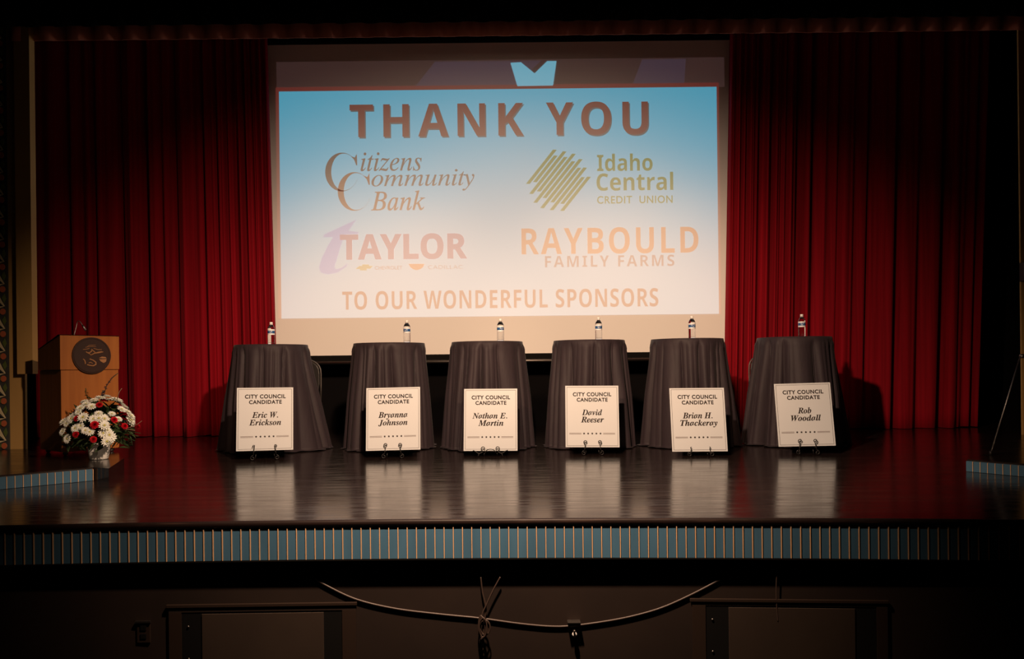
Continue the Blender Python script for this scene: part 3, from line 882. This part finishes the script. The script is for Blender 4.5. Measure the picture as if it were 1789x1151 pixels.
relief('cloud_line', [S2(395, 465), S2(470, 455), S2(520, 440)], .003)
relief('cloud_line', [S2(600, 440), S2(680, 465), S2(760, 462)], .003)
relief('mountain', [S2(450, 510), S2(500, 545), S2(560, 500), S2(560, 460), S2(600, 500), S2(640, 540), S2(700, 530), S2(785, 510)], .0052)
relief('mountain', [S2(490, 520), S2(545, 580), S2(600, 550), S2(690, 520), S2(760, 505)], .0046)
relief('river', [S2(395, 660), S2(425, 690), S2(440, 745), S2(430, 770)], .005)
relief('river', [S2(520, 660), S2(590, 690), S2(640, 730), S2(640, 775), S2(590, 805), S2(520, 795), S2(470, 780)], .0058)
relief('river', [S2(500, 745), S2(545, 730), S2(580, 760)], .004)
mb = MB()
for pts in ([S2(700, 640), S2(760, 610), S2(830, 620), S2(850, 645), S2(770, 650)], [S2(700, 665), S2(770, 665), S2(850, 660), S2(835, 720), S2(790, 745), S2(730, 710)]):
    mb.prism([(sx + x * sr, sz + z * sr) for x, z in pts], -.022, -.017)
mb.build('leaf_shape', 'seal_tan', seal)
for cx, cy in ((.05, .05), (LW - .05, .05), (.05, LD - .05), (LW - .05, LD - .05)):
    mb = MB()
    X = Matrix.Translation((cx, cy, .0195)) @ Matrix.Rotation(pi / 2, 4, 'X')
    mb.lathe([(.006, -.011), (.0185, -.010), (.0195, -.006), (.0195, .006), (.0185, .010), (.006, .011)], None, 18, X)
    mb.box(cx - .012, cx + .012, cy - .014, cy + .014, .034, max(.036, zb + .001))
    mb.build('caster', 'dull_steel', lec)
g0 = Vector((.17, .05, zt - .005))
mb = MB()
pp = [(.12, .04, zt - .012)]
for k in range(1, 15):
    t = k / 14; pp.append((.12 + .03 * sin(t * 2.4) + .10 * max(0, t - .6), .04 - .06 * max(0, t - .5), zt - .01 + .145 * sin(min(1, t * 1.18) * pi / 2) - .07 * max(0, t - .65) * 2))
mb.tube(pp, .0035)
mic = tag(mb.build('gooseneck', 'dull_steel', lec), 'thin bent gooseneck of the lectern microphone')
q = Vector(pp[-1]); d = (q - Vector(pp[-3])).normalized()
mb = MB(); mb.tube([q - d * .005, q + d * .012, q + d * .05], [.006, .0085, .0085], None, 10); mb.build('microphone_head', 'dull_steel', mic)

# ================================================================== FLOWER ARRANGEMENT
FP = floor_at(173, 802, PH)
fl = thing('flower_arrangement', (FP.x, FP.y, PH), 'white and red flower arrangement in white pot, in front of the lectern', 'flowers')
mb = MB(); mb.lathe([(.050, 0), (.066, .002), (.070, .010), (.078, .06), (.083, .110), (.088, .122), (.084, .126), (.078, .120), (.070, .09), (.02, .085)], None, 36)
mb.build('pot', 'pot', fl)
mb = MB(); mb.tube([(.02 + .016 * cos(k * pi / 6), -.079, .062 + .026 * sin(k * pi / 6)) for k in range(12)], .003, None, 6, None, True)
mb.tube([(.006, -.077, .035), (.020, -.0775, .05), (.034, -.077, .035)], .003); mb.build('pot_relief', 'pot', fl)
rf = rnd(7)
C0 = Vector((0, 0, .17))
def on_dome(az, el, k=1.0):
    return C0 + Vector((.285 * k * cos(el) * sin(az), -.25 * k * cos(el) * cos(az), .325 * k * sin(el)))
# dark leafy mass, a stuff part nobody could count
mb = MB()
for i in range(420):
    az = rf.uniform(-pi, pi); el = rf.uniform(-.30, 1.45); p = on_dome(az, el, rf.uniform(.45, .90))
    X = Matrix.Translation(p) @ Matrix.Rotation(rf.uniform(0, 6.28), 4, 'Z') @ Matrix.Rotation(rf.uniform(-.9, .9), 4, 'X') @ Matrix.Rotation(rf.uniform(-.9, .9), 4, 'Y')
    l = rf.uniform(.035, .07); w_ = l * .28
    mb.add([(0, -l, 0), (w_, -.2 * l, .008), (0, l, 0), (-w_, -.2 * l, .008), (0, -.1 * l, -.004)], [(0, 1, 4), (1, 2, 4), (2, 3, 4), (3, 0, 4)], None, True, X)
o = mb.build('foliage', 'leaf', fl); o['kind'] = 'stuff'
# white daisies
def daisy_mesh():
    mb = MB()
    for ring, (n, l, tilt, w_) in enumerate(((13, .043, .10, .0075), (12, .036, .42, .0068), (7, .022, .8, .006))):
        for k in range(n):
            a = 2 * pi * (k + .5 * ring) / n + rf.uniform(-.08, .08)
            X = Matrix.Rotation(a, 4, 'Z') @ Matrix.Rotation(-tilt, 4, 'Y')
            mb.add([(.004, -w_ * .4, 0), (l * .6, -w_, .002), (l, 0, -.001), (l * .6, w_, .002), (.004, w_ * .4, 0), (l * .55, 0, -.002)], [(0, 1, 5), (1, 2, 5), (2, 3, 5), (3, 4, 5), (4, 0, 5)], 'petal', True, X)
    mb.lathe([(.007, .003), (.0065, .010), (.003, .013)], 'petal_eye', 10)
    return mb
dm = daisy_mesh().build('white_daisy', None, fl)
spots = []
def place(o, az, el, k, face_up=.25, sc=1.0):
    p = on_dome(az, el, k)
    n = Vector((cos(el) * sin(az), -cos(el) * cos(az), sin(el) + face_up)).normalized()
    o.location = p; o.rotation_euler = n.to_track_quat('Z', 'Y').to_euler()
    o.rotation_euler.rotate_axis('Z', rf.uniform(0, 6.28)); o.scale = (sc, sc, sc)
    spots.append(p)
def px_spot(px, py):
    """a place on the bouquet dome under a pixel of the photo, as azimuth and elevation"""
    p = at(px, py, FP.y - .12) - Vector((FP.x, FP.y, PH)) - C0
    u = max(-.98, min(.98, p.x / .285)); v = max(-.35, min(.98, p.z / .325))
    el = math.asin(v); c = max(.08, cos(el)); az = math.asin(max(-1, min(1, u / c)))
    return az, el
DPX = [(146, 702), (153, 708), (160, 700), (166, 696), (180, 699), (187, 703), (194, 696), (197, 706), (150, 716), (166, 713), (131, 728), (138, 724), (148, 722), (125, 738), (132, 742), (128, 752),
       (136, 767), (133, 762), (156, 741), (151, 745), (163, 748), (172, 731), (180, 729), (160, 731), (190, 731), (196, 726), (203, 719), (213, 722), (218, 728), (207, 729), (222, 740), (216, 737),
       (194, 748), (200, 757), (202, 762), (189, 753), (196, 769), (141, 749), (178, 720), (170, 753), (140, 731), (190, 742)]
for i, (x, y) in enumerate(DPX):
    o = dm if i == 0 else dm.copy()
    if i: COL.objects.link(o); o.parent = fl
    az, el = px_spot(x, y); place(o, az + rf.uniform(-.05, .05), el + rf.uniform(-.04, .04), rf.uniform(.93, 1.10), rf.uniform(-.1, .6), rf.uniform(.75, 1.15))
for i in range(16):                          # the side away from the hall
    o = dm.copy(); COL.objects.link(o); o.parent = fl
    place(o, rf.uniform(1.8, 4.5), rf.uniform(0, 1.2), 1.0, .2)
# red carnations
mb = MB()
for k in range(46):
    t = k / 46; el = t * 1.45; a = k * 2.399
    X = Matrix.Rotation(a, 4, 'Z') @ Matrix.Rotation(-el, 4, 'Y')
    l = .026 - .004 * t; w_ = .011
    mb.add([(.004, 0, 0), (l * .8, -w_, .003), (l, -w_ * .4, -.003), (l * 1.04, 0, .004), (l, w_ * .45, -.003), (l * .8, w_, .003)], [(0, 1, 2), (0, 2, 3), (0, 3, 4), (0, 4, 5)], None, True, X)
cm_ = mb.build('red_carnation', 'red_petal', fl)
for i, (x, y) in enumerate([(149, 732), (178, 742), (201, 735), (213, 746), (151, 757), (178, 765), (176, 711), (134, 715), (210, 713), (170, 691), (152, 694)]):
    o = cm_ if i == 0 else cm_.copy()
    if i: COL.objects.link(o); o.parent = fl
    az, el = px_spot(x, y); place(o, az, el, 1.06 if i < 7 else .92, .15, 1.25 if i == 1 else 1.0)
for i in range(5):
    o = cm_.copy(); COL.objects.link(o); o.parent = fl
    place(o, rf.uniform(1.8, 4.5), rf.uniform(.1, 1.1), 1.02, .2)
# flower spikes
def spike(pts_px, name, material, size, n, stemmat='leaf'):
    P = [at(x, y, FP.y - .02 * k) - Vector((FP.x, FP.y, PH)) for k, (x, y) in enumerate(pts_px)]
    mb = MB(); mb.tube(P, .0028, stemmat, 6)
    for i in range(n):
        t = .25 + .75 * i / n; f_ = t * (len(P) - 1); k = min(int(f_), len(P) - 2); p = P[k].lerp(P[k + 1], f_ - k)
        s_ = size * (1.25 - t)
        X = Matrix.Translation(p + Vector((rf.uniform(-1, 1), rf.uniform(-1, 1), rf.uniform(-.4, .4))) * s_ * .8)
        for q in range(5):
            R_ = Matrix.Rotation(q * 1.257 + i, 4, 'Z') @ Matrix.Rotation(-.5, 4, 'Y')
            mb.add([(0, 0, 0), (s_ * .6, -s_ * .35, 0), (s_, 0, .002), (s_ * .6, s_ * .35, 0)], [(0, 1, 2, 3)], material, True, X @ R_)
    return mb.build(name, None, fl)
spike([(176, 705), (181, 690), (187, 672), (196, 660), (206, 652)], 'purple_spike', 'purple', .018, 22)
spike([(174, 705), (178, 692), (180, 682)], 'purple_spike', 'purple', .018, 14)
spike([(160, 706), (153, 694), (149, 685), (150, 678)], 'leafy_spike', 'leaf', .018, 10)
spike([(172, 760), (176, 754), (180, 752)], 'purple_spike', 'purple', .022, 14)
spike([(125, 745), (116, 741), (112, 738)], 'leafy_spike', 'leaf', .018, 8)
for pts in ([(212, 752), (228, 746), (240, 741), (248, 735)], [(212, 752), (226, 750), (236, 752)], [(204, 700), (208, 685), (213, 678)]):
    P = [at(x, y, FP.y - .1) - Vector((FP.x, FP.y, PH)) for x, y in pts]
    mb = MB(); mb.tube(P, [.0035, .003, .0022, .0016][:len(P)], None, 6); mb.build('bare_twig', 'stem', fl)
# fern fronds fanning out low
def frond(px, py, dy, n=16):
    tip = at(px, py, FP.y + dy) - Vector((FP.x, FP.y, PH)); base = Vector((0, 0, .12))
    mb = MB(); P = []
    for i in range(9):
        t = i / 8; p = base.lerp(tip, t); p.z += .05 * sin(pi * t); P.append(p)
    mb.tube(P, .0022, None, 5)
    d = (tip - base).normalized(); sd = d.cross(Vector((0, 0, 1))).normalized()
    for i in range(n):
        t = .25 + .75 * i / n; f_ = t * 8; k = min(int(f_), 7); p = P[k].lerp(P[k + 1], f_ - k); l = .05 * (1.15 - t) + .012
        for sg in (-1, 1):
            e_ = p + sd * sg * l + d * l * .7 + Vector((0, 0, -.006))
            mb.add([p, p.lerp(e_, .5) + d * .007, e_, p.lerp(e_, .5) - d * .007], [(0, 1, 2, 3)], None, True)
    return mb.build('fern_frond', 'leaf', fl)
for px, py, dy in ((242, 762, -.1), (236, 770, .05), (246, 757, .1), (112, 760, -.05), (118, 774, -.12), (110, 770, .1), (126, 782, -.15), (214, 776, -.18), (150, 776, -.25), (196, 778, -.26), (226, 758, .2), (130, 745, .22)):
    frond(px, py, dy)

# ================================================================== TRIPOD STAND AT THE RIGHT EDGE
PR = PH - .008
foot = floor_at(1731, 795, PR); hub = at(1783, 622, foot.y + .12)
ts = thing('tripod_stand', (hub.x + .12, hub.y + .02, PR), 'thin black tripod stand on the right side platform, at the right edge', 'stand')
base = Vector(ts.location)
def T(p): return Vector(p) - base
mb = MB(); mb.tube([(0, 0, .34), (0, 0, 1.75)], .012, None, 10); mb.build('pole', 'iron', ts)
mb = MB(); mb.tube([(0, 0, hub.z - PR - .03), (0, 0, hub.z - PR + .04)], .022, None, 12); mb.build('collar', 'iron', ts)
hl = T(hub)
for k, (dx, dy) in enumerate(((None, None), (.32, -.22), (.30, .30))):
    mb = MB()
    a_ = Vector((hl.x * .25, hl.y * .25, hl.z)) if k else hl
    e_ = T(foot) + Vector((0, 0, .012)) if k == 0 else Vector((dx, dy, .012))
    mb.tube([Vector((0, 0, hl.z + .01)), a_, e_], .0065, None, 8)
    lg = mb.build('leg', 'dull_steel' if k == 0 else 'iron', ts)
    mb = MB(); mb.tube([e_ + Vector((0, 0, -.010)), e_ + Vector((0, 0, .02))], [.012, .009], None, 10); mb.build('rubber_foot', 'rubber', lg)
mb = MB(); mb.tube([hl + Vector((-.015, -.02, 0)), hl + Vector((.03, -.02, 0))], .016, None, 12); mb.build('clamp_knob', 'dull_steel', ts)
# dark bracket on the right wall
p = at(1786.5, 475, 7.42)
mb = MB(); mb.box(p.x - .012, p.x + .12, 7.38, 7.45, p.z - .09, p.z + .09); tag(mb.build('wall_bracket', 'iron', bevel=.004), 'small black bracket on the tan wall at the right edge', 'bracket')

# ================================================================== BELOW THE STAGE
def W_(px, py, d=0.0):
    Y = 4.1
    for _ in range(8): Y = wall_y(at(px, py, Y).x) - d
    return at(px, py, Y)
def wall_turn(x): return math.atan((wall_y(x + .05) - wall_y(x - .05)) / .1)
def niche(name, tx0, tx1, ty, jx0, jx1, px0, px1, pty, label):
    """wide framed access hatch: top ledge, jambs, black reveal, pale panel"""
    o = thing(name, W_((tx0 + tx1) / 2, ty, 0), label, 'access panel', 'framed access panels below the stage')
    b_ = Vector(o.location)
    o.location.y -= .010
    o.rotation_euler.z = wall_turn(b_.x)
    def X_(px): return (W_(px, 1100).x - b_.x) / cos(wall_turn(b_.x))
    def Z_(py): return W_((tx0 + tx1) / 2, py).z - b_.z
    zbot = -1.29 - b_.z
    mb = MB(); mb.box(X_(tx0), X_(tx1), -.014, 0, Z_(ty + 5), Z_(ty - 1)); mb.build('top_ledge', 'brown_trim', o, bevel=.003)
    mb = MB(); mb.box(X_(tx0 + 4), X_(tx1 - 2), -.007, 0, Z_(pty - 3), Z_(ty + 5)); mb.build('head_board', 'brown_wall', o)
    for a, c in ((tx0 + 4, jx0), (jx1, tx1 - 2)):
        mb = MB(); mb.box(X_(a), X_(c), -.008, 0, zbot, Z_(pty - 3)); mb.build('jamb', 'brown_trim', o)
    mb = MB(); mb.box(X_(jx0), X_(jx1), -.004, 0, zbot, Z_(pty - 3)); mb.build('reveal', 'black', o)
    mb = MB(); mb.box(X_(px0), X_(px1), -.010, -.004, zbot, Z_(pty)); mb.build('panel', 'panel', o, bevel=.002)
    for k in range(3):
        mb = MB(); X = Matrix.Translation((X_(jx0 + 12), -.006, Z_(pty + 22 + k * 56))) @ Matrix.Rotation(pi / 2, 4, 'X')
        mb.lathe([(.006, 0), (.006, .003), (.002, .004)], None, 10, X); mb.build('screw', 'dull_steel', o)
niche('access_panel', 293, 625, 1053, 319, 599, 355, 567, 1069, 'framed brown access panel below the stage, on the left under the lectern side')
niche('access_panel', 1205, 1551, 1046, 1232, 1530, 1272, 1492, 1060, 'framed brown access panel below the stage, on the right')
# wall outlet
p = W_(252, 1103)
ol = thing('wall_outlet', (p.x, p.y - .001, p.z), 'small dark wall outlet plate left of the left access panel', 'outlet')
mb = MB(); mb.box(-.036, .036, -.008, 0, -.058, .058); mb.build('cover_plate', 'brown_trim', ol, bevel=.003)
for dz in (-.022, .022):
    mb = MB(); mb.box(-.016, .016, -.012, -.008, dz - .014, dz + .014); mb.build('socket', 'black', ol, bevel=.002)
mb = MB(); mb.box(-.04, .04, -.016, -.006, .050, .060); mb.build('plate_lip', 'dull_steel', ol)
def smooth_path(pts, n=10):
    P = [Vector(p) for p in pts]; out = []
    for i in range(len(P) - 1):
        p0, p1, p2, p3 = P[max(i - 1, 0)], P[i], P[i + 1], P[min(i + 2, len(P) - 1)]
        for k in range(n):
            t = k / n
            out.append(.5 * ((2 * p1) + (p2 - p0) * t + (2 * p0 - 5 * p1 + 4 * p2 - p3) * t * t + (3 * p1 - p0 - 3 * p2 + p3) * t ** 3))
    return out + [P[-1]]
def cable(pxs, r, d, label, mtl='cord'):
    mb = MB(); mb.tube(smooth_path([W_(x, y, d) for x, y in pxs]), r, None, 8)
    return tag(mb.build('cable', mtl), label, 'cable')
cable([(552, 1008), (562, 1018), (620, 1046), (690, 1063), (770, 1073), (840, 1080), (905, 1089), (960, 1094), (1000, 1093), (1060, 1085), (1110, 1075), (1160, 1060), (1215, 1035), (1258, 1012)], .0060, .0064,
      'long brown cable sagging across the wall below the stage')
cable([(840, 1008), (843, 1035), (849, 1062), (846, 1085), (840, 1110), (844, 1130), (846, 1175)], .0042, .019, 'thin cable hanging from the left into the knotted bundle, running down the wall')
cable([(874, 1008), (862, 1030), (850, 1056), (842, 1078), (848, 1112)], .0042, .029, 'thin cable hanging slantwise from the right into the knotted bundle')
cable([(1357, 1004), (1356, 1030), (1357, 1058), (1359, 1085)], .003, .019, 'short thin dark cable hanging over the right access panel')
mb = MB()
r_k = rnd(4)
for k in range(5):
    dx = (k - 2) * 3.2
    pts = []
    for q in range(20):
        a = 2 * pi * q / 20
        pp_ = W_(844 + dx * .6 + (4.5 + k) * sin(a), 1096 + (21 - 2 * k) * cos(a), .036 + .012 * (k % 3) + .004 * sin(a))
        pts.append(pp_)
    mb.tube(pts, .0036, None, 6, None, True)
tag(mb.build('cable_coil', 'cord'), 'knotted bundle of looped cable hanging in the middle below the stage', 'cable')
p = W_(1002, 1092)
hk = thing('wall_hook', (p.x, p.y - .001, p.z), 'small metal hook with a shiny knob holding the sagging cable', 'hook')
def hz(py): return W_(1002, py).z - p.z
mb = MB(); mb.box(-.034, .034, -.045, 0, hz(1084.5), hz(1082)); mb.build('plate', 'dull_steel', hk, bevel=.001)
mb = MB(); mb.tube([(0, 0, hz(1098.5)), (0, -.055, hz(1098.5)), (0, -.062, hz(1094))], .006, None, 8); mb.build('arm', 'dull_steel', hk)
mb = MB(); X = Matrix.Translation((.002, -.035, hz(1104)))
mb.lathe([(.002, -.014), (.009, -.011), (.013, -.003), (.013, .004), (.008, .011), (.002, .014)], None, 16, X); mb.build('knob', 'cap', hk)
mb = MB(); mb.tube([(.002, -.035, hz(1104) + .012), (.002, -.052, hz(1098.5))], .003); mb.build('knob_stem', 'dull_steel', hk)
